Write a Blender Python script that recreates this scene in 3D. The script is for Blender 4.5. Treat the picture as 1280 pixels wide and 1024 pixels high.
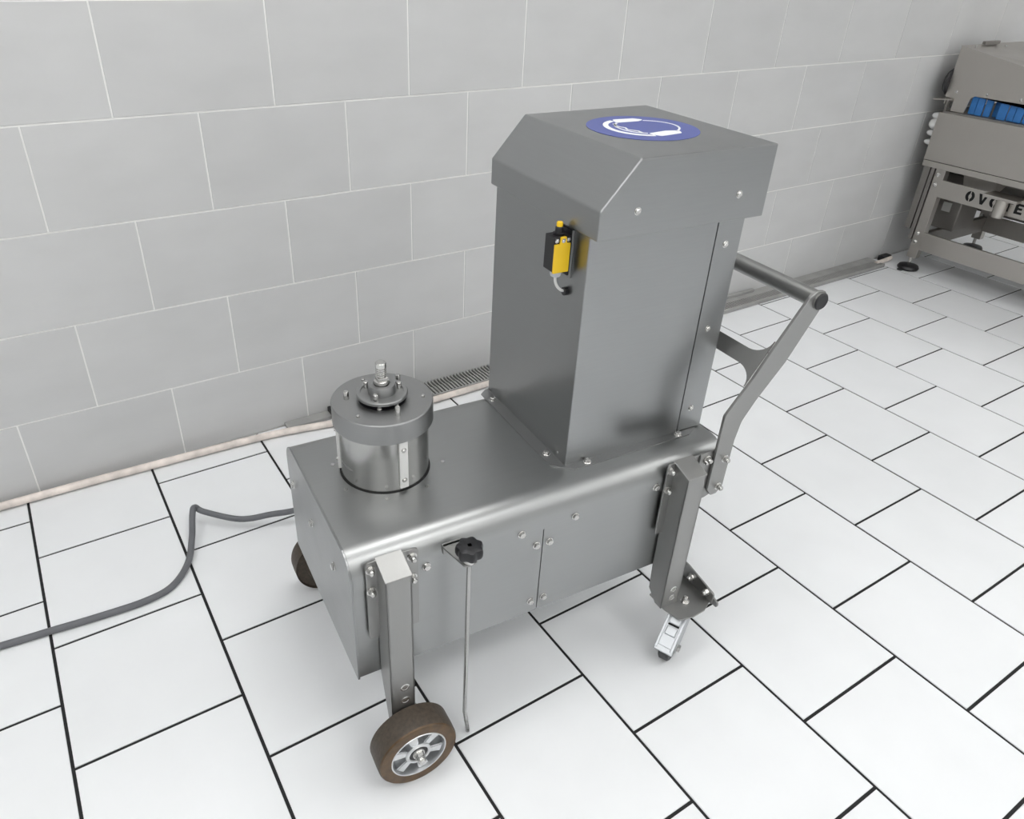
import bpy, bmesh, math, random
from mathutils import Vector, Matrix
random.seed(4)
PI = math.pi
for o in list(bpy.data.objects):
    bpy.data.objects.remove(o)
scene = bpy.context.scene
col = scene.collection

# ------------------------------------------------------------------ camera
cam_d = bpy.data.cameras.new('camera')
cam = bpy.data.objects.new('camera', cam_d)
col.objects.link(cam)
cam_d.sensor_fit = 'HORIZONTAL'
cam_d.sensor_width = 36.0
cam_d.lens = 928.424 / 1280 * 36.0
cam_d.shift_x = (640 - 598.276) / 1280
cam_d.shift_y = (493.103 - 512) / 1280
cam_d.clip_start = 0.02
CR = Vector((0.8480, -0.5292, 0.0291)); CF = Vector((0.4646, 0.7159, -0.5211))
CF.normalize(); CU = CR.cross(CF).normalized(); CR = CF.cross(CU).normalized()
cam.matrix_world = Matrix(((CR.x, CU.x, -CF.x, -0.1144), (CR.y, CU.y, -CF.y, -2.0651),
                           (CR.z, CU.z, -CF.z, 1.3961), (0, 0, 0, 1)))
scene.camera = cam

# ------------------------------------------------------------------ world, exposure
w = bpy.data.worlds.new('world'); scene.world = w
w.use_nodes = True
w.node_tree.nodes['Background'].inputs[0].default_value = (0.95, 0.98, 1.0, 1)
w.node_tree.nodes['Background'].inputs[1].default_value = 0.25
scene.view_settings.view_transform = 'Standard'
scene.view_settings.look = 'None'
scene.view_settings.gamma = 1.0
scene.view_settings.use_curve_mapping = False
scene.view_settings.exposure = 0.5
LAMP_STRENGTH = 5.0
LAMPS = [(-1.2, -0.9), (-1.2, -2.6), (-1.4, -4.3), (0.8, -0.9), (0.8, -2.6), (0.8, -4.3), (5.0, -1.3), (3.1, -2.7), (3.1, -4.3), (5.2, -3.2)]

# ------------------------------------------------------------------ materials
def new_mat(name):
    m = bpy.data.materials.new(name); m.use_nodes = True
    return m, m.node_tree, m.node_tree.nodes['Principled BSDF']

def plain(name, rgb, rough=0.5, metal=0.0, spec=0.5, coat=0.0, var=0.0, scale=40.0, bump=0.0):
    m, nt, b = new_mat(name)
    b.inputs['Base Color'].default_value = (*rgb, 1)
    b.inputs['Roughness'].default_value = rough
    b.inputs['Metallic'].default_value = metal
    b.inputs['Specular IOR Level'].default_value = spec
    b.inputs['Coat Weight'].default_value = coat
    if var or bump:
        tc = nt.nodes.new('ShaderNodeTexCoord')
        n = nt.nodes.new('ShaderNodeTexNoise'); n.inputs['Scale'].default_value = scale
        n.inputs['Detail'].default_value = 5
        nt.links.new(tc.outputs['Object'], n.inputs['Vector'])
        if var:
            r = nt.nodes.new('ShaderNodeMapRange')
            r.inputs['From Min'].default_value = 0.3; r.inputs['From Max'].default_value = 0.7
            r.inputs['To Min'].default_value = 1 - var; r.inputs['To Max'].default_value = 1 + var
            nt.links.new(n.outputs['Fac'], r.inputs['Value'])
            mx = nt.nodes.new('ShaderNodeVectorMath'); mx.operation = 'MULTIPLY'
            mx.inputs[0].default_value = rgb
            nt.links.new(r.outputs[0], mx.inputs[1])
            nt.links.new(mx.outputs[0], b.inputs['Base Color'])
        if bump:
            bp = nt.nodes.new('ShaderNodeBump'); bp.inputs['Strength'].default_value = bump
            bp.inputs['Distance'].default_value = 0.002
            nt.links.new(n.outputs['Fac'], bp.inputs['Height'])
            nt.links.new(bp.outputs[0], b.inputs['Normal'])
    return m

def brushed(name, rgb, rough, stretch, spread=0.02, cloud=0.03):
    """brushed stainless steel: fine grain stretched along one axis plus faint clouds"""
    m, nt, b = new_mat(name)
    b.inputs['Metallic'].default_value = 1.0
    tc = nt.nodes.new('ShaderNodeTexCoord')
    mp = nt.nodes.new('ShaderNodeMapping'); mp.inputs['Scale'].default_value = stretch
    nt.links.new(tc.outputs['Object'], mp.inputs['Vector'])
    n = nt.nodes.new('ShaderNodeTexNoise'); n.inputs['Scale'].default_value = 1.0; n.inputs['Detail'].default_value = 3
    nt.links.new(mp.outputs[0], n.inputs['Vector'])
    c = nt.nodes.new('ShaderNodeTexNoise'); c.inputs['Scale'].default_value = 7.0; c.inputs['Detail'].default_value = 4
    nt.links.new(tc.outputs['Object'], c.inputs['Vector'])
    def rng(src, lo, hi):
        r = nt.nodes.new('ShaderNodeMapRange')
        r.inputs['From Min'].default_value = 0.3; r.inputs['From Max'].default_value = 0.7
        r.inputs['To Min'].default_value = lo; r.inputs['To Max'].default_value = hi
        nt.links.new(src, r.inputs['Value']); return r.outputs[0]
    rr = rng(n.outputs['Fac'], rough - spread, rough + spread)
    cr = rng(c.outputs['Fac'], -cloud, cloud)
    ad = nt.nodes.new('ShaderNodeMath'); ad.operation = 'ADD'
    nt.links.new(rr, ad.inputs[0]); nt.links.new(cr, ad.inputs[1])
    nt.links.new(ad.outputs[0], b.inputs['Roughness'])
    k = rng(n.outputs['Fac'], 0.985, 1.015)
    mx = nt.nodes.new('ShaderNodeVectorMath'); mx.operation = 'MULTIPLY'; mx.inputs[0].default_value = rgb
    nt.links.new(k, mx.inputs[1]); nt.links.new(mx.outputs[0], b.inputs['Base Color'])
    return m

def tile_mat(name, rgb, rough, tint, cloud, cscale, spec=0.5):
    """glazed tile: each tile a shade of its own, faint clouds and specks"""
    m, nt, b = new_mat(name)
    oi = nt.nodes.new('ShaderNodeObjectInfo'); tc = nt.nodes.new('ShaderNodeTexCoord')
    geo = nt.nodes.new('ShaderNodeNewGeometry')
    n = nt.nodes.new('ShaderNodeTexNoise'); n.inputs['Scale'].default_value = cscale; n.inputs['Detail'].default_value = 6
    mp = nt.nodes.new('ShaderNodeMapping'); mp.inputs['Scale'].default_value = (1, 1, 2.2)
    nt.links.new(geo.outputs['Position'], mp.inputs['Vector']); nt.links.new(mp.outputs[0], n.inputs['Vector'])
    def rng(src, a, c, lo, hi):
        r = nt.nodes.new('ShaderNodeMapRange')
        r.inputs['From Min'].default_value = a; r.inputs['From Max'].default_value = c
        r.inputs['To Min'].default_value = lo; r.inputs['To Max'].default_value = hi
        nt.links.new(src, r.inputs['Value']); return r.outputs[0]
    a1 = rng(oi.outputs['Random'], 0, 1, 1 - tint, 1 + tint)
    a2 = rng(n.outputs['Fac'], 0.3, 0.7, 1 - cloud, 1 + cloud)
    mu = nt.nodes.new('ShaderNodeMath'); mu.operation = 'MULTIPLY'
    nt.links.new(a1, mu.inputs[0]); nt.links.new(a2, mu.inputs[1])
    mx = nt.nodes.new('ShaderNodeVectorMath'); mx.operation = 'MULTIPLY'; mx.inputs[0].default_value = rgb
    nt.links.new(mu.outputs[0], mx.inputs[1]); nt.links.new(mx.outputs[0], b.inputs['Base Color'])
    b.inputs['Roughness'].default_value = rough
    b.inputs['Specular IOR Level'].default_value = spec
    return m

M = {}
STEEL = (0.36, 0.367, 0.366)
M['steel'] = brushed('brushed_steel', (0.335, 0.342, 0.343), 0.33, (15, 15, 260))
M['steel_u'] = brushed('brushed_steel_lengthwise', STEEL, 0.37, (8, 220, 220))
M['steel_turned'] = brushed('turned_steel', (0.45, 0.45, 0.44), 0.24, (4, 4, 60))
M['steel_matte'] = brushed('matte_steel', (0.33, 0.333, 0.333), 0.42, (120, 120, 120), spread=0.02)
M['leg_steel'] = brushed('leg_steel', (0.34, 0.34, 0.333), 0.44, (300, 300, 60), spread=0.02)
M['bolt'] = plain('bolt_steel', (0.58, 0.575, 0.56), 0.22, 1.0)
M['zinc'] = plain('zinc_plate', (0.54, 0.56, 0.58), 0.38, 1.0)
M['alu'] = plain('cast_aluminium', (0.68, 0.69, 0.70), 0.36, 1.0, var=0.06, scale=120, bump=0.1)
M['tyre'] = plain('brown_polyurethane', (0.085, 0.044, 0.012), 0.36, var=0.35, scale=60, bump=0.15)
M['tread'] = plain('worn_brown_tread', (0.062, 0.047, 0.034), 0.55, var=0.25, scale=150, bump=0.3)
M['rubber'] = plain('grey_rubber', (0.045, 0.047, 0.05), 0.55, var=0.2, scale=90)
M['black'] = plain('black_plastic', (0.008, 0.008, 0.010), 0.4)
M['dark'] = plain('dark_gap', (0.006, 0.006, 0.006), 0.8)  # near-black painted in for shade in seams, slots and cut-outs; also the seal ring
M['yellow'] = plain('yellow_plastic', (0.85, 0.55, 0.012), 0.4, bump=0.05, scale=300)
M['white_pl'] = plain('white_plastic', (0.75, 0.75, 0.74), 0.4)
M['grey_pl'] = plain('pale_grey_plastic', (0.62, 0.64, 0.68), 0.4)
M['cable'] = plain('grey_cable_sheath', (0.13, 0.135, 0.145), 0.5, var=0.06, scale=30)
M['pipe'] = plain('grimy_pinkish_pipe', (0.74, 0.67, 0.62), 0.5, var=0.22, scale=22, bump=0.1)
M['duct'] = plain('grey_pvc', (0.33, 0.33, 0.32), 0.5, var=0.1, scale=15)
M['floor_tile'] = tile_mat('white_floor_tile', (0.83, 0.845, 0.86), 0.42, 0.012, 0.02, 5.0, spec=0.35)
M['wall_tile'] = tile_mat('light_grey_wall_tile', (0.575, 0.578, 0.578), 0.36, 0.022, 0.035, 4.0, spec=0.4)
M['floor_grout'] = plain('black_grout', (0.010, 0.010, 0.011), 0.8)
M['wall_grout'] = plain('white_grout', (0.86, 0.86, 0.84), 0.8)
M['paint'] = plain('white_paint', (0.82, 0.82, 0.81), 0.7, var=0.03, scale=3)
M['sign_blue'] = plain('blue_sticker', (0.075, 0.095, 0.30), 0.45)
M['sign_white'] = plain('white_sticker', (0.82, 0.83, 0.84), 0.45)
M['old_steel'] = brushed('old_steel_sheet', (0.50, 0.475, 0.445), 0.40, (30, 300, 30), cloud=0.06)
M['old_dark'] = brushed('dirty_steel', (0.30, 0.285, 0.27), 0.5, (40, 40, 40), cloud=0.06)
M['blue_pl'] = plain('blue_plastic', (0.035, 0.19, 0.52), 0.45, var=0.08, scale=25)
M['label'] = plain('paper_label', (0.6, 0.6, 0.58), 0.7)
m, nt, b = new_mat('lamp_diffuser')
b.inputs['Emission Color'].default_value = (1.0, 0.995, 0.985, 1)
b.inputs['Emission Strength'].default_value = LAMP_STRENGTH
M['lamp'] = m

# ------------------------------------------------------------------ mesh helpers
def link(name, me, mat, parent=None, loc=None, rot=None):
    o = bpy.data.objects.new(name, me); col.objects.link(o)
    if mat is not None and not me.materials:
        me.materials.append(M[mat])
    if parent is not None: o.parent = parent
    if loc is not None: o.location = loc
    if rot is not None: o.rotation_euler = rot
    return o

def mesh(name, bm, smooth=False, angle=35):
    me = bpy.data.meshes.new(name)
    bmesh.ops.recalc_face_normals(bm, faces=bm.faces)
    if smooth:
        for f in bm.faces: f.smooth = True
        for e in bm.edges:
            e.smooth = not (len(e.link_faces) == 2 and e.calc_face_angle(0) > math.radians(angle))
    bm.to_mesh(me); bm.free()
    return me

def obj(name, bm, mat, parent=None, smooth=False, angle=35):
    return link(name, mesh(name, bm, smooth, angle), mat, parent)

def tag(o, label=None, cat=None, group=None, kind=None):
    if label: o['label'] = label
    if cat: o['category'] = cat
    if group: o['group'] = group
    if kind: o['kind'] = kind
    return o

def empty(name, loc=(0, 0, 0), rz=0.0):
    o = bpy.data.objects.new(name, None); col.objects.link(o)
    o.location = loc; o.rotation_euler = (0, 0, rz); o.empty_display_size = 0.05
    return o

def add_box(bm, x0, x1, y0, y1, z0, z1, bevel=0.0, seg=2):
    r = bmesh.ops.create_cube(bm, size=1.0)
    vs = r['verts']
    for v in vs:
        v.co = Vector((x0 + (v.co.x + .5) * (x1 - x0), y0 + (v.co.y + .5) * (y1 - y0), z0 + (v.co.z + .5) * (z1 - z0)))
    if bevel:
        es = list({e for v in vs for e in v.link_edges})
        bmesh.ops.bevel(bm, geom=es, offset=bevel, segments=seg, affect='EDGES', profile=0.5)
    return bm

def box(*a, **k): return add_box(bmesh.new(), *a, **k)

def add_prism(bm, poly, axis, a, b):
    """extrude a 2-D outline along axis x, y or z between a and b"""
    def P(p, t):
        if axis == 'x': return (t, p[0], p[1])
        if axis == 'y': return (p[0], t, p[1])
        return (p[0], p[1], t)
    v0 = [bm.verts.new(P(p, a)) for p in poly]; v1 = [bm.verts.new(P(p, b)) for p in poly]
    n = len(poly)
    bm.faces.new(v0); bm.faces.new(list(reversed(v1)))
    for i in range(n):
        bm.faces.new((v0[i], v0[(i + 1) % n], v1[(i + 1) % n], v1[i]))
    return bm

def prism(poly, axis, a, b, bevel=0.0, seg=2):
    bm = add_prism(bmesh.new(), poly, axis, a, b)
    if bevel:
        bmesh.ops.recalc_face_normals(bm, faces=bm.faces)
        bmesh.ops.bevel(bm, geom=list(bm.edges), offset=bevel, segments=seg, affect='EDGES', profile=0.5)
    return bm

def add_lathe(bm, prof, seg=48, center=(0, 0, 0), axis='z', closed=True):
    """revolve (radius, height) points"""
    rings = []
    for r, h in prof:
        ring = []
        for i in range(seg):
            t = 2 * PI * i / seg
            x, y = r * math.cos(t), r * math.sin(t)
            p = {'z': (x, y, h), 'y': (x, h, y), 'x': (h, x, y)}[axis]
            ring.append(bm.verts.new((center[0] + p[0], center[1] + p[1], center[2] + p[2])))
        rings.append(ring)
    for a, b in zip(rings, rings[1:]):
        for i in range(seg):
            bm.faces.new((a[i], a[(i + 1) % seg], b[(i + 1) % seg], b[i]))
    if closed:
        bm.faces.new(rings[0]); bm.faces.new(rings[-1])
    return bm

def lathe(prof, **k): return add_lathe(bmesh.new(), prof, **k)

def smooth_path(pts, n=8):
    P = [Vector(p) for p in pts]; out = []
    for i in range(len(P) - 1):
        p0 = P[max(i - 1, 0)]; p1 = P[i]; p2 = P[i + 1]; p3 = P[min(i + 2, len(P) - 1)]
        for k in range(n):
            t = k / n
            out.append(0.5 * ((2 * p1) + (p2 - p0) * t + (2 * p0 - 5 * p1 + 4 * p2 - p3) * t * t + (3 * p1 - p0 - 3 * p2 + p3) * t ** 3))
    out.append(P[-1])
    return out

def add_tube(bm, path, r, seg=12):
    path = [Vector(p) for p in path]; rings = []
    T = (path[1] - path[0]).normalized()
    N = T.orthogonal().normalized()
    for i, p in enumerate(path):
        a = path[max(i - 1, 0)]; b_ = path[min(i + 1, len(path) - 1)]
        T = (b_ - a).normalized()
        N = (N - T * N.dot(T)).normalized(); B = T.cross(N)
        rings.append([bm.verts.new(p + r * (math.cos(2 * PI * k / seg) * N + math.sin(2 * PI * k / seg) * B)) for k in range(seg)])
    for a, b_ in zip(rings, rings[1:]):
        for k in range(seg):
            bm.faces.new((a[k], a[(k + 1) % seg], b_[(k + 1) % seg], b_[k]))
    bm.faces.new(rings[0]); bm.faces.new(rings[-1])
    return bm

def tube(path, r, seg=12): return add_tube(bmesh.new(), path, r, seg)

def rounded(poly, rad, n=5):
    """round the corners of a 2-D outline; rad may be a number or a list"""
    out = []; k = len(poly)
    for i in range(k):
        r = rad[i] if isinstance(rad, (list, tuple)) else rad
        p = Vector(poly[i]); a = Vector(poly[i - 1]) - p; c = Vector(poly[(i + 1) % k]) - p
        if r <= 0: out.append(tuple(p)); continue
        ang = a.angle(c); d = min(r / math.tan(ang / 2), a.length * .49, c.length * .49)
        p1 = p + a.normalized() * d; p2 = p + c.normalized() * d
        for j in range(n + 1):
            t = j / n
            q = (1 - t) ** 2 * p1 + 2 * t * (1 - t) * p + t * t * p2
            out.append((q.x, q.y))
    return out

# shared fasteners, axis +Z, seat at z = 0
def hex_bolt_mesh(s=1.0):
    bm = bmesh.new()
    add_lathe(bm, [(.0085 * s, 0), (.0085 * s, .0012 * s), (.0078 * s, .0018 * s)], seg=20)
    add_lathe(bm, [(.0066 * s, .0018 * s), (.0066 * s, .0060 * s), (.0052 * s, .0068 * s)], seg=6)
    return mesh('bolt', bm)
def cap_nut_mesh(s=1.0):
    bm = bmesh.new()
    add_lathe(bm, [(.0090 * s, 0), (.0090 * s, .0014 * s)], seg=20)
    add_lathe(bm, [(.0068 * s, .0014 * s), (.0068 * s, .0070 * s)], seg=6)
    add_lathe(bm, [(.0056 * s, .0070 * s), (.0056 * s, .0105 * s), (.0042 * s, .0130 * s), (.0015 * s, .0142 * s)], seg=16)
    return mesh('cap_nut', bm, True)
def screw_mesh(s=1.0):
    bm = bmesh.new()
    add_lathe(bm, [(.0070 * s, 0), (.0070 * s, .0008 * s)], seg=20)
    add_lathe(bm, [(.0052 * s, .0008 * s), (.0050 * s, .0028 * s), (.0036 * s, .0040 * s)], seg=16)
    for a in (0, PI / 2):
        r = bmesh.ops.create_cube(bm, size=1.0)
        bmesh.ops.transform(bm, matrix=Matrix.Rotation(a + .5, 4, 'Z') @ Matrix.Translation((0, 0, .0040 * s)) @ Matrix.Diagonal((.0058 * s, .0012 * s, .0006 * s, 1)), verts=r['verts'])
    return mesh('screw', bm)
BOLT = hex_bolt_mesh(); NUT = cap_nut_mesh(); SCREW = screw_mesh()
RF = (PI / 2, 0, 0)          # axis towards -Y (front face)
RL = (0, -PI / 2, 0)         # axis towards -X (left face)
RB = (-PI / 2, 0, 0)         # axis towards +Y (back face)
def fast(me, parent, loc, rot, name=None):
    o = link(name or me.name.split('.')[0], me, 'bolt', parent, loc, rot)
    return o

# ================================================================== THE ROOM
XL, XR, YF, ZC = -3.6, 7.4, -5.6, 2.9
# floor: black grout bed with every tile standing proud of it
floor = tag(obj('floor', box(XL, XR, YF, 0.0, -0.12, -0.0025), 'floor_grout'), kind='structure')
FP, FD, J = 0.3318, 0.3345, 0.0068
FX0 = -0.3503 * 0.85
tile_cache = {}
def slab_tile(cx, cy, w_, d_):
    key = (round(w_, 4), round(d_, 4))
    if key not in tile_cache:
        bm = box(-w_ / 2, w_ / 2, -d_ / 2, d_ / 2, -0.006, 0.0)
        top = [e for e in bm.edges if all(abs(v.co.z) < 1e-6 for v in e.verts)]
        bmesh.ops.bevel(bm, geom=top, offset=0.0009, segments=1, affect='EDGES')
        tile_cache[key] = mesh('tile', bm)
    return tile_cache[key]
rest = bmesh.new()
for s in range(-12, 26):
    xa = FX0 + (s - 1) * FP; xb = xa + FP
    if xb < XL or xa > XR: continue
    xa = max(xa, XL); xb = min(xb, XR)
    y = -0.279 if s % 2 else -0.112
    edges = [0.0]
    while y > YF: edges.append(y); y -= FD
    edges.append(YF)
    for ya, yb in zip(edges, edges[1:]):
        x0, x1, y0, y1 = xa + J / 2, xb - J / 2, yb + J / 2, ya - J / 2
        if y1 - y0 < 0.01 or x1 - x0 < 0.01: continue
        if -1.1 < xa < 4.9 and y1 > -2.45:
            me = slab_tile(0, 0, x1 - x0, y1 - y0)
            link('tile', me, 'floor_tile', floor, ((x0 + x1) / 2, (y0 + y1) / 2, random.uniform(-.0003, .0003)))
        else:
            add_box(rest, x0, x1, y0, y1, -0.006, 0.0)
tag(obj('floor_tiling', rest, 'floor_tile', floor), kind='stuff')

# back wall: white grout bed with every tile
wall = tag(obj('wall_back', box(XL, XR, 0.0018, 0.14, -0.12, ZC), 'wall_grout'), kind='structure')
WW, WH, WJ = 0.4036, 0.255, 0.0042
WX0 = -0.0713 * 0.85; ZA = 1.17854 * 0.85
wt_cache = {}
def wall_tile(w_, h_):
    key = (round(w_, 4), round(h_, 4))
    if key not in wt_cache:
        bm = box(-w_ / 2, w_ / 2, 0, 0.006, -h_ / 2, h_ / 2)
        fr = [e for e in bm.edges if all(abs(v.co.y) < 1e-6 for v in e.verts)]
        bmesh.ops.bevel(bm, geom=fr, offset=0.0007, segments=1, affect='EDGES')
        wt_cache[key] = mesh('tile', bm)
    return wt_cache[key]
wrest = bmesh.new()
rows = [0.0, ZA - 3 * WH, ZA - 2 * WH, ZA - WH, ZA, ZA + WH, ZA + 2 * WH, ZA + 3 * WH, ZA + 4 * WH, ZA + 5 * WH, ZA + 6 * WH, ZA + 7 * WH, ZC]
for r in range(len(rows) - 1):
    z0, z1 = rows[r] + WJ / 2, min(rows[r + 1], ZC) - WJ / 2
    if z1 - z0 < 0.02: continue
    off = WW / 2 if r % 2 == 0 else 0.0        # row 0 (bottom) and every second row start half a tile on
    k = -10
    while True:
        xa = WX0 + off + k * WW; xb = xa + WW; k += 1
        if xb < XL: continue
        if xa > XR: break
        x0, x1 = max(xa, XL) + WJ / 2, min(xb, XR) - WJ / 2
        if x1 - x0 < .02: continue
        if -1.7 < xa < 6.2 and r < 8:
            link('tile', wall_tile(x1 - x0, z1 - z0), 'wall_tile', wall, ((x0 + x1) / 2, random.uniform(-.0003, .0003), (z0 + z1) / 2))
        else:
            add_box(wrest, x0, x1, 0, 0.006, z0, z1)
tag(obj('wall_tiling', wrest, 'wall_tile', wall), kind='stuff')
tag(obj('wall_left', box(XL - .12, XL, YF, 0.0, 0, ZC), 'paint'), kind='structure')
tag(obj('wall_right', box(XR, XR + .12, YF, 0.0, 0, ZC), 'paint'), kind='structure')
tag(obj('wall_front', box(XL, XR, YF - .12, YF, 0, ZC), 'paint'), kind='structure')
tag(obj('ceiling', box(XL, XR, YF, 0.0, ZC, ZC + .1), 'paint'), kind='structure')

# ceiling lamps
for i, (lx, ly) in enumerate(LAMPS):
    t = tag(empty('ceiling_light', (lx, ly, ZC)), 'white panel lamp with a flat diffuser fixed under the ceiling', 'lamp', 'panel lamps on the ceiling')
    obj('housing', box(-.62, .62, -.32, .32, -.05, 0.0, bevel=.004), 'white_pl', t)
    obj('diffuser', box(-.60, .60, -.30, .30, -.056, -.045, bevel=.003), 'lamp', t)

# ================================================================== PIPE, DRAIN GRATING, CABLE
pp = smooth_path([(-1.6, -.022, .0145), (-.36, -.024, .0145), (.06, -.034, .0145), (.30, -.044, .0145), (.45, -.058, .0145), (.62, -.090, .0145), (.80, -.118, .0145), (1.25, -.120, .0145), (1.7, -.135, .0145)], 10)
pipe = tag(obj('water_pipe', tube(pp, .0115, 14), 'pipe', smooth=True), 'thin grimy pinkish-white pipe lying along the foot of the tiled wall', 'pipe')

dr = tag(empty('drain_channel', (0, 0, 0)), 'grey slotted drain channel running along the foot of the tiled wall', 'drain')
obj('channel_base', box(.62, 3.66, -.100, -.001, 0.001, .006), 'duct', dr)
obj('back_strip', box(1.9, 3.66, -.050, -.001, .006, .020, bevel=.002), 'duct', dr)
obj('front_rail', box(.62, 3.66, -.103, -.095, 0.001, .020, bevel=.002), 'duct', dr)
obj('slot_floor', box(.63, 3.65, -.095, -.004, .006, .008), 'dark', dr)
gb = bmesh.new(); x = .635
while x < 3.65:
    add_box(gb, x, x + .0065, -.096, -.049, .008, .0195)
    if x < 1.9: add_box(gb, x, x + .0040, -.049, -.003, .008, .0185)
    x += .0135
tag(obj('grating_bars', gb, 'duct', dr), kind='stuff')
obj('end_plate', box(.46, .62, -.042, -.001, .001, .014, bevel=.002), 'duct', dr)
obj('end_cap', box(.612, .624, -.100, -.003, 0.001, .030, bevel=.002), 'black', dr)
obj('cover_plate', box(2.42, 2.74, -.022, -.0065, .0195, .034, bevel=.002), 'duct', dr)
hs = tag(empty('hose_stub', (3.66, -.07, 0)), 'short white hose end with a black clip sticking out of the drain', 'hose')
obj('hose', tube([(-.03, 0, .016), (.04, .003, .016), (.12, .012, .015)], .011, 12), 'pipe', hs, True)
obj('clip', box(.06, .13, .015, .05, .002, .030, bevel=.004), 'black', hs)

cp = smooth_path([(-1.5, -.40, .009), (-.9, -.50, .009), (-.396, -.555, .009), (-.30, -.564, .009), (-.20, -.574, .009), (-.094, -.579, .009), (-.025, -.562, .009), (.028, -.503, .012),
                  (.058, -.435, .030), (.080, -.366, .052), (.092, -.345, .055), (.112, -.358, .040), (.189, -.424, .030), (.267, -.459, .040), (.331, -.487, .050), (.42, -.55, .11), (.50, -.64, .24)], 8)
tag(obj('power_cable', tube(cp, .0082, 12), 'cable', smooth=True), 'grey power cable snaking over the white floor tiles to the steel machine', 'cable')

# ================================================================== THE MACHINE ON WHEELS
TH, OX, OY = -0.0817, 0.2058, -1.2016
mach = tag(empty('processing_machine', (OX, OY, 0), TH), 'brushed steel machine on wheels with a tall hooded column and round drum', 'machine')
LE = 0.738        # the lower shell ends behind the legs, the top cover reaches further
LB, WB, ZB, ZT, RR = 0.826, 0.406, 0.2186, 0.507, 0.048

def arch(v0, v1, z0, z1, r, n=10):
    """outline of the body across its width: straight sides, rounded top edges"""
    out = [(v0, z0)]
    for i in range(n + 1):
        t = PI - i * (PI / 2) / n
        out.append((v0 + r + r * math.cos(t), z1 - r + r * math.sin(t)))
    for i in range(n + 1):
        t = PI / 2 - i * (PI / 2) / n
        out.append((v1 - r + r * math.cos(t), z1 - r + r * math.sin(t)))
    out.append((v1, z0))
    return out
# top cover
cover = obj('top_cover', prism(arch(0, WB, .4405, ZT, RR), 'x', 0.0, LB), 'steel_u', mach, True, 25)
# lower shell
lower = obj('front_panel', prism(rounded([(.0, ZB), (.3822, ZB), (.3822, .446), (.0, .446)], [.0, .004, .004, 0]), 'y', .0040, .008), 'steel_u', mach)
lower2 = obj('front_panel', prism(rounded([(.3842, ZB), (LE, ZB), (LE, .446), (.3842, .446)], [.004, 0, 0, .004]), 'y', .0040, .008), 'steel_u', mach)
obj('panel_backing', box(.30, .47, .008, .012, ZB + .004, .445), 'dark', mach)  # dark sheet behind the seam, paints its shade
obj('back_panel', box(.004, LE, WB - .006, WB - .002, ZB, .446), 'steel_u', mach)
obj('bottom_plate', box(.006, LE - .002, .008, WB - .008, ZB, ZB + .004), 'steel_u', mach)
endp = obj('end_panel', prism(arch(-.0005, WB + .0005, ZB, ZT + .0006, RR), 'x', -.0042, -.0002, bevel=.0006, seg=1), 'steel', mach)
obj('end_panel', box(LE - .006, LE - .001, .006, WB - .006, ZB, .446), 'steel', mach)
for u, z in ((.1356, .4478), (.3307, .4471), (.4511, .4477), (.6483, .4525)):
    fast(BOLT, cover, (u, -.0002, z), RF)
fast(BOLT, lower, (.3690, .0040, .4013), RF); fast(BOLT, lower, (.3665, .0040, .2496), RF)
fast(BOLT, lower2, (.3988, .0040, .4000), RF); fast(BOLT, lower2, (.3974, .0040, .2496), RF)
for v, z in ((.3665, .416), (.2351, .4147), (.0936, .4244)):
    fast(BOLT, endp, (-.0042, v, z), RL)

# ---------------- column
CU0, CU1, CV0, CV1, CZ = .4715, .8200, .0779, .4050, 1.02
column = obj('column', prism(rounded([(CU0, CV0), (CU1 - .066, CV0), (CU1 - .066, CV1), (CU0, CV1)], [.003, 0, 0, .003], 3), 'z', ZT, CZ), 'steel', mach)
acc = obj('access_panel', prism(rounded([(CU1 - .0632, CV0 + .0002), (CU1, CV0 + .0002), (CU1, CV1), (CU1 - .0632, CV1)], [0, .002, .002, 0], 3), 'z', ZT + .004, CZ), 'steel', mach)
obj('panel_gap_shade', box(CU1 - .0665, CU1 - .0625, CV0 + .004, CV1 - .004, ZT + .002, CZ), 'dark', mach)  # dark backing that paints the shade inside the seam
for z in (.926, .7504, .5635):
    fast(SCREW, acc, (.783, CV0 + .0002, z), RF)
fl = [(CU0 - .026, CV1 - .014), (CU0 - .026, .092), (CU0 + .012, CV0 - .018), (.775, CV0 - .018), (.806, CV0 - .002), (.806, CV1), (CU0 - .008, CV1)]
flange = obj('base_flange', prism(fl, 'z', ZT, ZT + .0025), 'steel_matte', mach)
for u, v in ((.4585, .358), (.4590, .128), (.519, .0700), (.7515, .0695)):
    fast(BOLT, flange, (u, v, ZT + .0025), (0, 0, .3))
# hood
HU0, HU1, HV0, HV1, H0, H1, H2, HS = .4602, .8240, .0438, .4090, .985, 1.0353, 1.113, .0689
hood = obj('hood', prism([(HU0, H0), (HU1, H0), (HU1, H2), (HU0 + HS, H2), (HU0, H1)], 'y', HV0, HV1, bevel=.0026, seg=3), 'steel', mach)
fast(SCREW, hood, (.5344, HV0, 1.0285), RF); fast(SCREW, hood, (.7547, HV0, 1.0321), RF)
fast(SCREW, hood, (.5344, HV1, 1.0285), RB); fast(SCREW, hood, (.7547, HV1, 1.0321), RB)
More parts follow.
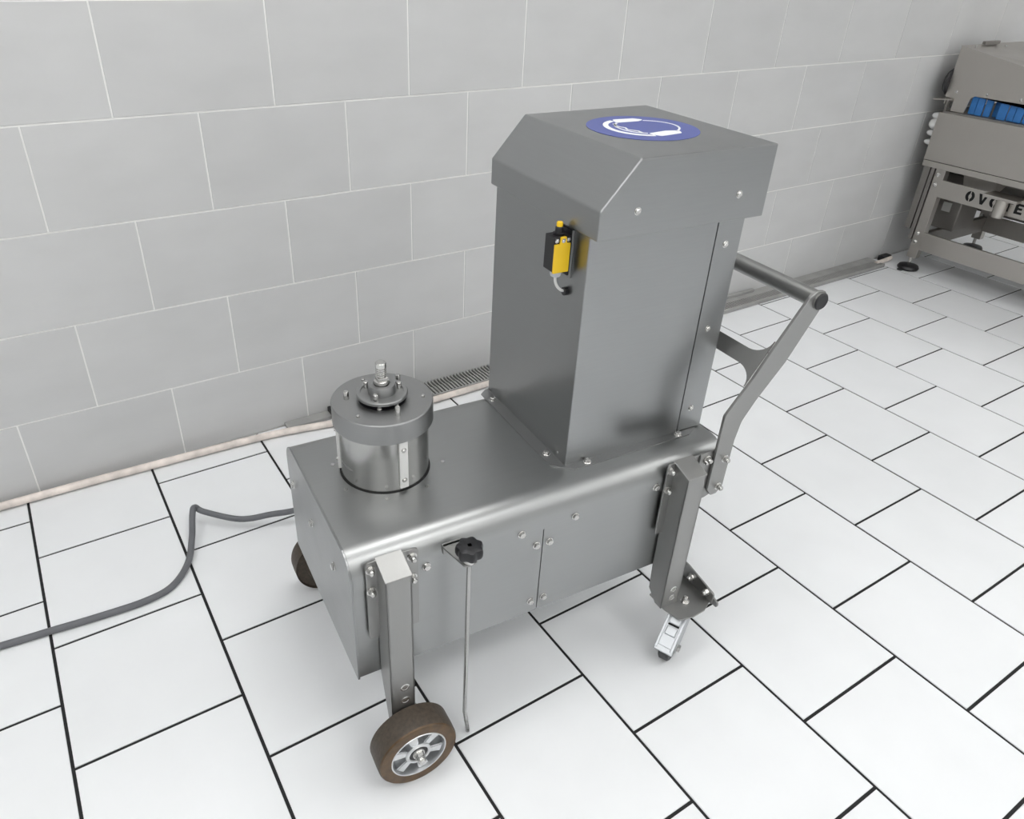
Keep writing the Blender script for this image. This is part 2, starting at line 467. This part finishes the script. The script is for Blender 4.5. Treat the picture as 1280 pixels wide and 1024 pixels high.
# hearing-protection sticker on the hood
SU, SV, SR = .673, .228, .103
sign = obj('safety_sticker', lathe([(SR, 0), (SR, .0006)], seg=64, center=(SU, SV, H2)), 'sign_blue', mach)
zs = (H2 + .0006, H2 + .0010)
def flat(pts): return prism(pts, 'z', *zs)
def band(path, wd):
    """flat ribbon along a 2-D path"""
    L, R_ = [], []
    for i, p in enumerate(path):
        a = Vector(path[max(i - 1, 0)]); c = Vector(path[min(i + 1, len(path) - 1)])
        d = (c - a).normalized(); n = Vector((-d.y, d.x))
        h = wd[i] / 2 if isinstance(wd, list) else wd / 2
        q = Vector(p); L.append(tuple(q + n * h)); R_.append(tuple(q - n * h))
    return flat(L + R_[::-1])
def arc(cu, cv, ru, rv, a0, a1, n=20):
    return [(cu + ru * math.cos(math.radians(a0 + (a1 - a0) * i / n)), cv + rv * math.sin(math.radians(a0 + (a1 - a0) * i / n))) for i in range(n + 1)]
hc = (.668, .2300)
obj('headband', band(arc(hc[0], hc[1], .060, .066, 105, 255, 26), .010), 'sign_white', sign)
obj('headband', band(arc(hc[0] + .004, hc[1], .046, .052, 118, 242, 22), .0045), 'sign_white', sign)
obj('head_outline', band(arc(hc[0] + .012, hc[1], .066, .056, -62, 60, 24), .0040), 'sign_white', sign)
obj('hairline', band([(.640, .272), (.632, .252), (.640, .236), (.634, .222), (.646, .206), (.643, .190)], .0045), 'sign_white', sign)
obj('ear_muff', flat(rounded([(.650, .278), (.700, .276), (.718, .284), (.706, .300), (.660, .304)], .006)), 'sign_white', sign)
obj('ear_muff', flat(rounded([(.650, .183), (.694, .190), (.722, .184), (.712, .165), (.660, .158)], .006)), 'sign_white', sign)

# ---------------- limit switch
sw = obj('limit_switch', box(.4290, .4640, .1190, .1500, .9020, .9640, bevel=.0015), 'black', mach)
obj('mounting_plate', box(.4665, .4716, .122, .170, .884, .972, bevel=.001), 'steel_matte', sw)
obj('spacer', box(.463, .4672, .124, .158, .890, .972), 'black', sw)
sw.location = (0, 0, .008)
yc = [(.4285, .9010), (.4600, .9010), (.4600, .9530), (.4530, .9530), (.4510, .9650), (.4400, .9650), (.4385, .9530), (.4285, .9530)]
obj('switch_cover', prism(rounded(yc, .0012, 2), 'y', .1165, .1192), 'yellow', sw)
for u in (.4335, .4455, .4570):
    fast(SCREW, sw, (u, .1165 if abs(u - .4455) < .001 else .1190, .9585), RF).scale = (.55, .55, .55)
obj('plunger_collar', lathe([(.0105, .964), (.0105, .9675), (.0075, .968), (.0072, .977), (.0060, .9785)], seg=24, center=(.4465, .1345, 0)), 'black', sw, True)
obj('plunger', lathe([(.0056, .978), (.0056, .9845), (.0045, .9862)], seg=20, center=(.4465, .1345, 0)), 'yellow', sw, True)
obj('cable_gland', lathe([(.0092, .9022), (.0100, .900), (.0100, .893), (.0088, .8885), (.0048, .8865)], seg=12, center=(.4465, .1345, 0)), 'grey_pl', sw, True)
obj('switch_cable', tube(smooth_path([(.4465, .1345, .889), (.4470, .1340, .878), (.4520, .1330, .867), (.4610, .1320, .859), (.4730, .1310, .857)], 5), .0026, 10), 'white_pl', sw, True)
obj('grommet', lathe([(.0075, .4640), (.0078, .4665), (.0075, .4718)], seg=20, center=(0, .1306, .857), axis='x'), 'black', sw, True)

# ---------------- drum
DU, DV = .1505, .2330
drum = obj('drum', lathe([(.0855, ZT), (.0855, .628)], seg=72, center=(DU, DV, 0)), 'steel_turned', mach, True)
obj('seal_ring', lathe([(.0885, ZT - .001), (.0885, ZT + .0008), (.084, ZT + .0010)], seg=72, center=(DU, DV, 0)), 'dark', drum)
collar = obj('collar', lathe([(.088, .6215), (.0950, .6215), (.0950, .6615), (.0935, .6635), (.0300, .6635)], seg=80, center=(DU, DV, 0)), 'steel_matte', mach, True)
CT = .6635
obj('recess_ring', lathe([(.0445, CT), (.0445, CT + .001), (.032, CT + .002), (.032, CT + .011)], seg=48, center=(DU, DV, 0)), 'black', collar, True)
disc = obj('drive_disc', lathe([(.030, CT + .009), (.0465, CT + .009), (.0480, CT + .0105), (.0480, CT + .0150), (.0468, CT + .0165), (.0400, CT + .0165), (.0395, CT + .0145), (.026, CT + .0145)], seg=64, center=(DU, DV, 0)), 'steel_matte', mach, True)
hub = obj('hub', lathe([(.0255, CT + .013), (.0255, CT + .0310), (.0245, CT + .0325), (.0160, CT + .0325), (.0155, CT + .0300), (.004, CT + .030)], seg=48, center=(DU, DV, 0)), 'steel_matte', disc, True)
obj('hex_nut', lathe([(.0140, CT + .030), (.0140, CT + .0395), (.0125, CT + .0405)], seg=24, center=(DU, DV, 0)), 'bolt', disc, True)
obj('square_collar', box(DU - .0095, DU + .0095, DV - .0095, DV + .0095, CT + .038, CT + .047, bevel=.001), 'bolt', disc)
thr = [(.0080, CT + .045), (.0080, CT + .050)]
zz = CT + .050
while zz < CT + .066:
    thr += [(.0102, zz + .001), (.0102, zz + .0020), (.0084, zz + .0030), (.0084, zz + .0036)]; zz += .0040
thr += [(.0104, CT + .067), (.0104, CT + .0750), (.0092, CT + .0765)]
obj('threaded_shaft', lathe(thr, seg=28, center=(DU, DV, 0)), 'bolt', disc, True, 30)
PIN = mesh('pin', lathe([(.0052, 0), (.0052, .0150), (.0044, .0162)], seg=16), True)
def on_drum(r, a, z): return (DU + r * math.cos(math.radians(a)), DV + r * math.sin(math.radians(a)), z)
for a in (158, 42, -86):
    fast(PIN, collar, on_drum(.066, a, CT), (0, 0, 0), 'pin')
PIN2 = mesh('set_screw', lathe([(.0032, 0), (.0032, .0040), (.0024, .0046)], seg=12), True)
for a in (-145, -22, 98):
    fast(PIN2, collar, on_drum(.076, a, CT), (0, 0, 0), 'set_screw')
PIN3 = mesh('disc_pin', lathe([(.0050, 0), (.0050, .0120), (.0042, .0130)], seg=16), True)
for a in (-130, -2, 130):
    fast(PIN3, disc, on_drum(.0335, a, CT + .0145), (0, 0, 0), 'disc_pin')
for a in (-118, -70):
    fast(BOLT, collar, on_drum(.0400, a, CT + .001), (0, 0, .2)).scale = (.6, .6, .8)
for a in (-87, 162):
    bm = bmesh.new()
    n = 4; wd = math.radians(10.5)
    outer = [(.0905 * math.cos(-wd / 2 + wd * i / n), .0905 * math.sin(-wd / 2 + wd * i / n)) for i in range(n + 1)]
    inner = [(.0848 * math.cos(wd / 2 - wd * i / n), .0848 * math.sin(wd / 2 - wd * i / n)) for i in range(n + 1)]
    add_prism(bm, outer + inner, 'z', ZT + .008, .6225)
    bmesh.ops.transform(bm, matrix=Matrix.Translation((DU, DV, 0)) @ Matrix.Rotation(math.radians(a), 4, 'Z'), verts=bm.verts)
    st_ = obj('guide_strip', bm, 'white_pl', drum)
    for z in (ZT + .026, ZT + .094):
        fast(SCREW, st_, on_drum(.0904, a, z), (0, PI / 2, math.radians(a))).scale = (.75, .75, .75)
PLUG = mesh('plug_weld', lathe([(.0042, 0), (.0042, .0006), (.0030, .0007)], seg=14))
for u, v in ((.0582, .2788), (.056, .1943), (.1171, .1368), (.1987, .1378), (.2581, .197), (.245, .30), (.19, .35), (.10, .34)):
    link('plug_weld', PLUG, 'steel_turned', cover, (u, v, ZT))

# ---------------- legs
def side(v, s):                      # s=+1 front, -1 back (mirrored across the body)
    return v if s > 0 else WB - v
def mirror(bm, s):
    if s < 0:
        for v in bm.verts: v.co.y = WB - v.co.y
        bmesh.ops.reverse_faces(bm, faces=bm.faces)
    return bm
def make_leg(u0, u1, fl_l, fl_r, zbot, s, right):
    """folded sheet leg: hollow front channel, sloping cap and two bolted flanges"""
    T = .003; D = -.050
    dz = 0 if s > 0 else -.055
    bm = bmesh.new()
    # front face with round holes left as plugs, two side cheeks
    add_box(bm, u0, u1, D, D + T, zbot, .4905 + dz)
    sidep = [(D, zbot), (D, .4905 + dz), (-.001, .506 + dz), (-.001, .215), (-.016, .165) if not right else (-.004, .155), (-.030, zbot)]
    add_prism(bm, sidep, 'x', u0, u0 + T)
    add_prism(bm, sidep, 'x', u1 - T, u1)
    leg = obj('leg', mirror(bm, s), 'leg_steel', mach)
    bm = prism([(D - .0012, .4900 + dz), (D - .0012, .4935 + dz), (-.001, .5090 + dz), (-.001, .5050 + dz)], 'x', u0 - .0012, u1 + .0012, bevel=.0008, seg=1)
    obj('leg_cap', mirror(bm, s), 'leg_steel', leg)
    for a, b_ in ((fl_l, u0 + .001), (u1 - .001, fl_r)):
        out = a < u0
        rad = [.004, 0, 0, .012] if out else [0, .004, .012, 0]
        zf = .322 if (out or not right) else .392
        p = rounded([(a, zf + dz), (b_, zf + dz), (b_, .507 + dz), (a, .507 + dz)], rad)
        obj('leg_flange', mirror(prism(p, 'y', -.0075, -.0035, bevel=.0005, seg=1), s), 'leg_steel', leg)
        uc = (a + b_) / 2 - .002 if out else (a + b_) / 2 + .003
        for z in (.4905 + dz, .4415 + dz):
            fast(NUT, leg, (uc, side(-.0075, s), z), RF if s > 0 else RB)
        obj('spacer', mirror(box(a + .006, b_ - .001, -.0036, .003, .425 + dz, .452 + dz), s), 'leg_steel', leg)
    PL = mesh('hole_plug', lathe([(.0090, 0), (.0090, .0006), (.0066, .0012), (.0058, .0004)], seg=20))
    zc = (.2150, .1790) if not right else (.1780, .1530)
    for z in zc:
        fast(PL, leg, ((u0 + u1) / 2 + .004, side(D, s), z), RF if s > 0 else RB, 'hole_plug')
    return leg

def make_wheel(u, s):
    va, vb = (-.1035, -.0575)
    vc = (va + vb) / 2; z = .0800
    def lt(prof, name, mat, par, seg=48, ang=35, closed=False):
        bm = lathe(prof, seg=seg, center=(u, 0, z), axis='y', closed=closed)
        return obj(name, mirror(bm, s), mat, par, True, ang)
    tread = lt([(.010, vb + .012), (.050, vb + .012), (.054, vb + .001), (.0765, vb), (.0795, vb + .005), (.0800, vc), (.0795, va + .006), (.0785, va + .003)], 'wheel', 'tread', mach, 64)
    lt([(.0788, va + .0045), (.0765, va + .0005), (.072, va), (.0560, va + .0005), (.0545, va + .004)], 'tyre_face', 'tyre', tread, 64)
    lt([(.0562, va + .0008), (.0555, va - .0006), (.0535, va - .0004), (.0520, va + .006), (.0505, va + .024), (.012, va + .024)], 'rim', 'alu', tread, 64)
    # cast spokes
    for k in range(6):
        a = 2 * PI * k / 6 + .3
        bm = bmesh.new()
        w0, w1 = .013, .021
        add_prism(bm, [(.016, -w0 / 2), (.052, -w1 / 2), (.052, w1 / 2), (.016, w0 / 2)], 'y', va + .005, va + .025)
        bmesh.ops.bevel(bm, geom=list(bm.edges), offset=.002, segments=2, affect='EDGES')
        bmesh.ops.transform(bm, matrix=Matrix.Translation((u, 0, z)) @ Matrix.Rotation(a, 4, 'Y'), verts=bm.verts)
        obj('spoke', mirror(bm, s), 'alu', tread, True)
    lt([(.0265, va + .024), (.0255, va + .003), (.0235, va + .001), (.0195, va + .001), (.0185, va + .004)], 'hub', 'alu', tread, 40)
    lt([(.0195, va + .0035), (.0100, va + .0030)], 'bearing_seal', 'black', tread, 32)
    lt([(.0125, vb + .012), (.0125, va + .0005), (.0115, va - .001)], 'bushing', 'bolt', tread, 24, 35, True)
    bm = bmesh.new()
    add_lathe(bm, [(.0098, va), (.0098, va - .009)], seg=6, center=(u, 0, z), axis='y')
    add_lathe(bm, [(.0080, va - .009), (.0080, va - .014), (.0060, va - .0185), (.002, va - .0200)], seg=20, center=(u, 0, z), axis='y')
    obj('axle_nut', mirror(bm, s), 'bolt', tread, True)
    obj('axle', mirror(lathe([(.0080, vb + .040), (.0080, va)], seg=20, center=(u, 0, z), axis='y'), s), 'bolt', tread, True)
    obj('axle_plate', mirror(box(u - .0200, u + .0200, -.0495, -.0440, .055, .150, bevel=.001), s), 'leg_steel', tread)

def make_caster(s):
    zp = .130
    # bracket plate welded under the leg with an upturned bolted flange
    poly = [(.690, -.053), (.701, -.094), (.735, -.100), (.772, -.096), (.802, -.080), (.802, .012), (.690, -.004)]
    br = obj('caster_bracket', mirror(prism(rounded(poly, [0, .006, .006, .008, .004, .004, 0], 3), 'z', zp - .004, zp), s), 'leg_steel', mach)
    up = [(-.088, zp - .004), (-.088, zp + .026), (.0, zp + .040), (.015, zp + .040), (.015, zp - .004)]
    obj('bracket_flange', mirror(prism(rounded(up, [.003, .008, .01, .006, 0], 3), 'x', .799, .8035, bevel=.0006, seg=1), s), 'leg_steel', br)
    obj('bracket_tab', mirror(prism(rounded([(-.100, zp - .006), (-.100, zp + .008), (-.080, zp + .014), (-.080, zp - .006)], [.006, .006, 0, 0], 3), 'x', .8035, .8075), s), 'leg_steel', br)
    for v in (-.068, -.018):
        fast(NUT, br, (.799, side(v, s), zp + .018), RL)
    fast(NUT, br, (.748, side(-.057, s), zp), (0, 0, .2), 'cap_nut').scale = (1.15, 1.15, 1.15)
    # swivel caster, trailing towards -u -v
    ca = obj('caster', mirror(lathe([(.029, zp - .004), (.030, zp - .010), (.026, zp - .016), (.020, zp - .020)], seg=32, center=(.748, -.057, 0)), s), 'zinc', mach, True)
    yaw = math.atan2(-.466, -.885)
    MT = Matrix.Translation((.748, -.057, 0)) @ Matrix.Rotation(yaw, 4, 'Z')      # local +X = direction of trail
    def part(bm, name, mat, sm=False):
        bmesh.ops.transform(bm, matrix=MT, verts=bm.verts)
        return obj(name, mirror(bm, s), mat, ca, sm)
    R = .0375; cx = .052
    fork = rounded([(-.026, zp - .018), (.030, zp - .018), (cx + .018, .050), (cx + .010, .026), (cx - .012, .026), (-.018, .085)], .006, 3)
    for sd in (-1, 1):
        part(add_prism(bmesh.new(), fork, 'y', sd * .0190, sd * .0165), 'fork_cheek', 'zinc')
    part(box(-.026, .030, -.0190, .0190, zp - .021, zp - .017, bevel=.001), 'fork_crown', 'zinc')
    part(lathe([(.020, -.0120), (R - .004, -.0125), (R, -.009), (R, .009), (R - .004, .0125), (.020, .0120)], seg=40, center=(cx, 0, R), axis='y'), 'caster_wheel', 'rubber', True)
    part(lathe([(.0055, -.0260), (.0055, .0260)], seg=12, center=(cx, 0, R), axis='y'), 'caster_axle', 'bolt', True)
    part(lathe([(.0085, -.0255), (.0085, -.0190)], seg=6, center=(cx, 0, R), axis='y'), 'axle_nut', 'bolt')
    part(lathe([(.0085, .0190), (.0085, .0255)], seg=6, center=(cx, 0, R), axis='y'), 'axle_nut', 'bolt')
    # brake pedal: folded plate with a framed rocker
    a0 = Vector((.026, 0, zp - .014)); a1 = Vector((.096, 0, .060))
    d = (a1 - a0); L = d.length; ang = math.atan2(d.z, d.x)
    PM = Matrix.Translation(a0) @ Matrix.Rotation(-ang, 4, 'Y')
    def pedal(bm, name, mat, sm=False):
        bmesh.ops.transform(bm, matrix=PM, verts=bm.verts)
        return part(bm, name, mat, sm)
    pedal(box(0, L, -.0210, .0210, -.002, .001, bevel=.0008, seg=1), 'brake_pedal', 'zinc')
    for sd in (-1, 1):
        pedal(box(.004, L, min(sd * .0210, sd * .0150), max(sd * .0210, sd * .0150), .001, .0045, bevel=.001), 'pedal_rail', 'zinc')
    pedal(box(.010, .030, -.0120, .0120, .001, .0085, bevel=.002), 'pedal_rocker', 'zinc')
    pedal(box(.030, .034, -.0125, .0125, .001, .0035), 'pedal_slot', 'dark')
    pedal(box(.036, .056, -.0120, .0120, .001, .0065, bevel=.002), 'pedal_rocker', 'zinc')
    pedal(box(L - .008, L + .006, -.0215, .0215, -.006, .003, bevel=.002), 'pedal_lip', 'zinc')

for s in (1, -1):
    make_leg(.0410, .0876, .0215, .1180, .118, s, False)
    make_leg(.6830, .7300, .6650, .7850, .130, s, True)
    make_wheel(.0720, s)
    make_caster(s)

# ---------------- handle
hd = obj('handle_bracket', prism(rounded([(.745, .388), (.780, .388), (.818, .400), (.818, .512), (.745, .512)], [0, .004, .004, .006, .004], 3), 'y', -.0120, -.0078), 'leg_steel', mach)
hd2 = obj('handle_bracket', mirror(prism(rounded([(.745, .388), (.780, .388), (.818, .400), (.818, .512), (.745, .512)], [0, .004, .004, .006, .004], 3), 'y', -.0120, -.0078), -1), 'leg_steel', mach)
HC = (.962, .8190)        # centre of the grip tube in (u, z)
arm = [(.7775, .415), (.7790, .600), (.8330, .673), (.8690, .7315), (.9345, .8300), (HC[0] - .012, HC[1] + .022), (HC[0] + .012, HC[1] + .018), (.9840, .8200),
       (.9140, .6945), (.8565, .6187), (.8300, .5750), (.8225, .5300), (.8200, .415), (.806, .396), (.790, .396)]
arm = rounded(arm, [.006, .012, 0, 0, .006, .01, .01, .006, 0, .04, .04, .03, .006, .008, .006], 4)
handle = obj('handle', tube([(HC[0], -.024, HC[1]), (HC[0], WB + .024, HC[1])], .0175, 28), 'leg_steel', mach, True, 50)
for s in (1, -1):
    am = obj('handle_arm', mirror(prism(arm, 'y', -.0200, -.0130, bevel=.0007, seg=1), s), 'leg_steel', handle)
    obj('end_cap', mirror(lathe([(.0170, -.0235), (.0176, -.0250), (.0150, -.0275)], seg=28, center=(HC[0], 0, HC[1]), axis='y'), s), 'black', handle, True)
    for u, z in ((.812, .489), (.8115, .4165)):
        fast(NUT, handle, (u - .006, side(-.0200, s), z), RF if s > 0 else RB)
    fast(NUT, hd if s > 0 else hd2, (.764, side(-.0120, s), .4955), RF if s > 0 else RB)
# cross plate between the arms, in the slope of the arms
dA = Vector((.9345 - .8330, .8300 - .6730)).normalized()
def cross_outline():
    ln = WB + .026; pts = []
    h0, h1, rad = .017, .052, .042
    up, lo = [], []
    n = 10
    for i in range(n + 1):
        t = i / n * PI / 2
        up.append((rad * (1 - math.cos(t)) , h0 + (h1 - h0) * (1 - math.sin(t))))
    top = [(x, y) for x, y in up] + [(ln - x, y) for x, y in reversed(up)]
    return top + [(x, -y) for x, y in reversed(top)]
bm = bmesh.new()
c0 = Vector((.8480, .7000)); nrm = Vector((-dA.y, dA.x))
vs0, vs1 = [], []
for x_, y_ in cross_outline():
    for off, lst in ((0.0, vs0), (.004, vs1)):
        q = c0 + dA * y_ + nrm * off
        lst.append(bm.verts.new((q.x, -.0135 + x_, q.y)))
bm.faces.new(vs0); bm.faces.new(vs1[::-1])
for i in range(len(vs0)):
    j = (i + 1) % len(vs0); bm.faces.new((vs0[i], vs0[j], vs1[j], vs1[i]))
obj('cross_plate', bm, 'leg_steel', handle)

# ---------------- foot brake rod with star knob
RU, RV = .1930, -.0530
rod = obj('brake_rod', tube([(RU, RV, .520), (RU, RV, .071), (RU + .001, RV, .066), (RU + .0085, RV, .0035)], .0042, 14), 'steel_turned', mach, True)
bm = bmesh.new(); kn = []
for i in range(72):
    t = 2 * PI * i / 72
    kn.append((.0232 + .0019 * math.cos(7 * t), t))
prof = [(.60, .4965), (.93, .4990), (1.0, .5040), (1.0, .5130), (.93, .5180), (.60, .5200)]
rings = [[bm.verts.new((RU + r * k * math.cos(t), RV + r * k * math.sin(t), z)) for r, t in kn] for k, z in prof]
for a, b_ in zip(rings, rings[1:]):
    for i in range(72): bm.faces.new((a[i], a[(i + 1) % 72], b_[(i + 1) % 72], b_[i]))
bm.faces.new(rings[0]); bm.faces.new(rings[-1])
obj('star_knob', bm, 'black', rod, True, 50)
obj('knob_boss', lathe([(.0105, .4975), (.0105, .482), (.0095, .481)], seg=24, center=(RU, RV, 0)), 'white_pl', rod, True)
obj('rod_bracket', prism(rounded([(RU - .026, .002), (RU - .026, -.006), (RU - .012, RV - .010), (RU + .012, RV - .010), (RU + .012, -.006), (RU + .012, .002)], [0, .004, .006, .006, .004, 0], 3), 'z', .4800, .4835), 'leg_steel', rod)
obj('rod_bracket_back', box(RU - .026, RU + .012, -.0035, .006, .4650, .4835, bevel=.001), 'leg_steel', rod)

# ================================================================== SECOND MACHINE (egg conveyor by the wall)
X2 = 3.7527
conv = tag(empty('conveyor_machine', (X2, -.17, 0)), 'dull steel conveyor on a frame with blue plastic strips, standing against the wall', 'machine')
YO = .17                           # children are given in world coordinates minus the root's position
def cv(name, bm, mat, par=None, smooth=False):
    if par is None:
        for v in bm.verts: v.co -= Vector((X2, -.17, 0))
        return obj(name, bm, mat, conv, smooth)
    for v in bm.verts: v.co -= Vector((X2, -.17, 0))
    return obj(name, bm, mat, par, smooth)
YE = -1.75
def cfast(me, par, loc, rot, sc=1.0):
    o = fast(me, par, (loc[0] - X2, loc[1] + .17, loc[2]), rot); o.scale = (sc, sc, sc); return o
for lx, ly in ((X2, -.147), (X2 + .62, -.147), (X2, YE + .2), (X2 + .62, YE + .2)):
    lg = cv('frame_leg', box(lx, lx + .04, ly - .048, ly, .062, .545, bevel=.002), 'old_steel')
    cv('foot_stem', lathe([(.008, .010), (.008, .066)], seg=14, center=(lx + .010, ly - .022, 0)), 'bolt', lg, True)
    cv('foot_pad', lathe([(.036, 0.0), (.048, .002), (.052, .010), (.046, .021), (.026, .027), (.010, .029)], seg=32, center=(lx + .002, ly - .026, 0)), 'black', lg, True)
    cv('foot_lug', prism(rounded([(lx - .066, ly - .03), (lx - .066, ly - .005), (lx - .04, ly - .005), (lx - .04, ly - .03)], .01, 4), 'z', .001, .006), 'rubber', lg)
    for z in (.485, .437, .190, .145):
        cfast(BOLT, lg, (lx, ly - .018, z), RL, 1.2)
cv('lower_rail', box(X2 - .002, X2 + .012, YE, -.192, .110, .2010, bevel=.0015), 'old_steel')
cv('lower_rail', box(X2 + .62, X2 + .634, YE, -.192, .110, .2010, bevel=.0015), 'old_steel')
cv('cross_rail', box(X2 + .03, X2 + .63, -.190, -.165, .110, .190, bevel=.0015), 'old_dark')
cv('cross_rail', box(X2 + .03, X2 + .63, YE + .15, YE + .17, .110, .190, bevel=.0015), 'old_dark')
lr = cv('logo_rail', box(X2 - .002, X2 + .008, YE, -.195, .383, .4655, bevel=.0012), 'old_steel')
# stencilled lettering: raised dark shapes that paint in the shade of cut-outs
LH, LY0 = .047, .4030
def letter(name, polys, y):
    bm = bmesh.new()
    for p in polys:
        add_prism(bm, [(y - a * LH, LY0 + b_ * LH) for a, b_ in p], 'x', X2 - .0030, X2 - .0012)
    cv(name, bm, 'dark', lr)
def half_ring(sgn):
    o = []; n = 10
    for i in range(n + 1):
        t = math.radians(84 - 168 * i / n); o.append((.45 + sgn * .44 * math.cos(t), .5 + .52 * math.sin(t)))
    for i in range(n + 1):
        t = math.radians(-70 + 140 * i / n); o.append((.45 + sgn * .16 * math.cos(t), .5 + .24 * math.sin(t)))
    return o
OO = [half_ring(-1), half_ring(1)]
VV = [[(0, 1), (.27, 1), (.46, .36), (.64, 1), (.90, 1), (.58, 0), (.32, 0)]]
TT = [[(0, 1), (.86, 1), (.86, .76), (.56, .76), (.56, 0), (.29, 0), (.29, .76), (0, .76)]]
EE = [[(0, 0), (0, 1), (.70, 1), (.70, .78), (.27, .78), (.27, .61), (.64, .61), (.64, .40), (.27, .40), (.27, .22), (.72, .22), (.72, 0)]]
for nm, pl, y in (('letter_o', OO, -.322), ('letter_v', VV, -.380), ('letter_o', OO, -.434), ('letter_t', TT, -.497), ('letter_e', EE, -.548)):
    letter(nm, pl, y)
# main trough
cv('trough_panel', box(X2 - .020, X2 + .64, YE, -.080, .545, .7640, bevel=.002), 'old_steel')
cv('trough_lip', box(X2 - .024, X2 + .65, YE, -.084, .516, .5435, bevel=.002), 'old_steel')
cv('trough_seam', box(X2 - .0185, X2 + .63, YE + .01, -.086, .5425, .5460), 'dark')
cv('trough_top', box(X2 - .012, X2 + .60, YE, -.092, .7635, .7720), 'old_dark')
cv('underframe', box(X2 + .08, X2 + .60, YE + .1, -.24, .490, .516), 'old_dark')
# hood over the trough: side sheet with an opening for the blue strips
def hz(y): return 1.047 + (y + .072) * .18
sp = [(-.073, .834), (-.073, 1.047), (YE, hz(YE)), (YE, .852), (-.205, .852), (-.190, .840), (-.180, .774), (-.118, .774), (-.118, .826)]
hd_ = cv('hood_side', prism(sp, 'x', X2 + .0005, X2 + .006), 'old_steel')
top = bmesh.new()
pts = [(X2 - .001, -.072, 1.047), (X2 + .62, -.072, 1.047), (X2 + .62, YE, hz(YE) + .05), (X2 - .001, YE, hz(YE))]
for dz in (.0,):
    a = [top.verts.new(p) for p in pts]; b2 = [top.verts.new((p[0], p[1], p[2] + .004)) for p in pts]
    top.faces.new(a); top.faces.new(b2[::-1])
    for i in range(4): top.faces.new((a[i], a[(i + 1) % 4], b2[(i + 1) % 4], b2[i]))
tp = cv('hood_top', top, 'old_steel')
cv('hood_end', box(X2 + .006, X2 + .615, -.0780, -.0735, .80, 1.046), 'old_steel')
for dx, y in ((.045, -.115), (.075, -.10), (.30, -.12), (.16, -.30), (.34, -.30)):
    cfast(SCREW, tp, (X2 + dx, y, hz(y) + .006), (0, 0, 0), 1.0)
cv('latch', box(X2 + .15, X2 + .28, -.100, -.082, 1.052, 1.066, bevel=.003), 'old_dark', tp)
for y, z in ((-.118, .858), (-.255, .868), (-.40, .868)):
    cfast(SCREW, hd_, (X2 + .0005, y, z), RL, 1.0)
# blue strips hanging in the opening
for i, (y0, y1, dx) in enumerate(((-.188, -.217, .020), (-.219, -.250, .016), (-.254, -.284, .022), (-.318, -.357, .014), (-.359, -.389, .020), (-.391, -.424, .016), (-.426, -.460, .022), (-.462, -.496, .016), (-.498, -.532, .020), (-.534, -.568, .016))):
    cv('blue_strip', box(X2 + dx, X2 + dx + .010, y1, y0, .772, .905, bevel=.003), 'blue_pl')
cv('blue_strip', box(X2 + .055, X2 + .065, -.330, -.280, .772, .905, bevel=.003), 'blue_pl')
cv('edge_bracket', prism([(-.030, .812), (-.118, .822), (-.118, .828), (-.030, .818)], 'x', X2 - .016, X2 + .05), 'old_steel')
cv('edge_post', box(X2 - .006, X2 + .02, -.100, -.090, .765, .822), 'old_dark')
# cable glands on the end wall of the trough
for y, z, r in ((-.062, .705, .026), (-.064, .742, .016), (-.064, .662, .014), (-.064, .620, .014)):
    cv('cable_gland', lathe([(r * .8, -.082), (r, -.076), (r, y + .004), (r * .7, y + .018), (r * .3, y + .024)], seg=18, center=(X2 + .010, 0, z), axis='y'), 'white_pl', None, True)
# round bracket behind the hood, motor box, drop pipe, back post
cv('hood_disc', lathe([(.055, -.074), (.062, -.066), (.055, -.056)], seg=32, center=(X2 + .03, 0, .895), axis='y'), 'black', None, True)
mb = cv('motor_box', box(X2 + .16, X2 + .34, -.250, -.124, .195, .470, bevel=.006), 'old_dark')
cv('rating_label', box(X2 + .1585, X2 + .1605, -.203, -.160, .285, .331), 'label', mb)
cv('drop_pipe', lathe([(.024, .375), (.026, .385), (.026, .445), (.024, .455)], seg=24, center=(X2 - .032, -.500, 0)), 'old_steel', None, True)
cv('pipe_bracket', box(X2 - .05, X2 + .05, -.565, -.415, .452, .466, bevel=.002), 'old_steel')
cv('hopper', prism([(X2 + .06, .44), (X2 + .22, .515), (X2 + .02, .515)], 'y', -.42, -.27), 'old_steel')
cv('back_post', box(X2 - .002, X2 + .03, -.118, -.085, .20, .517, bevel=.002), 'old_dark')
cv('back_post', box(X2 - .004, X2 + .03, -.142, -.124, .15, .517, bevel=.002), 'old_dark')
cv('rear_shade_panel', box(X2 + .636, X2 + .642, YE, -.10, .205, .516), 'old_dark')  # added to close the far side and darken the space under the trough
cv('end_shade_sheet', box(X2 + .06, X2 + .60, -.120, -.114, .30, .516), 'old_dark')  # added at the wall end, also to darken the space below the trough
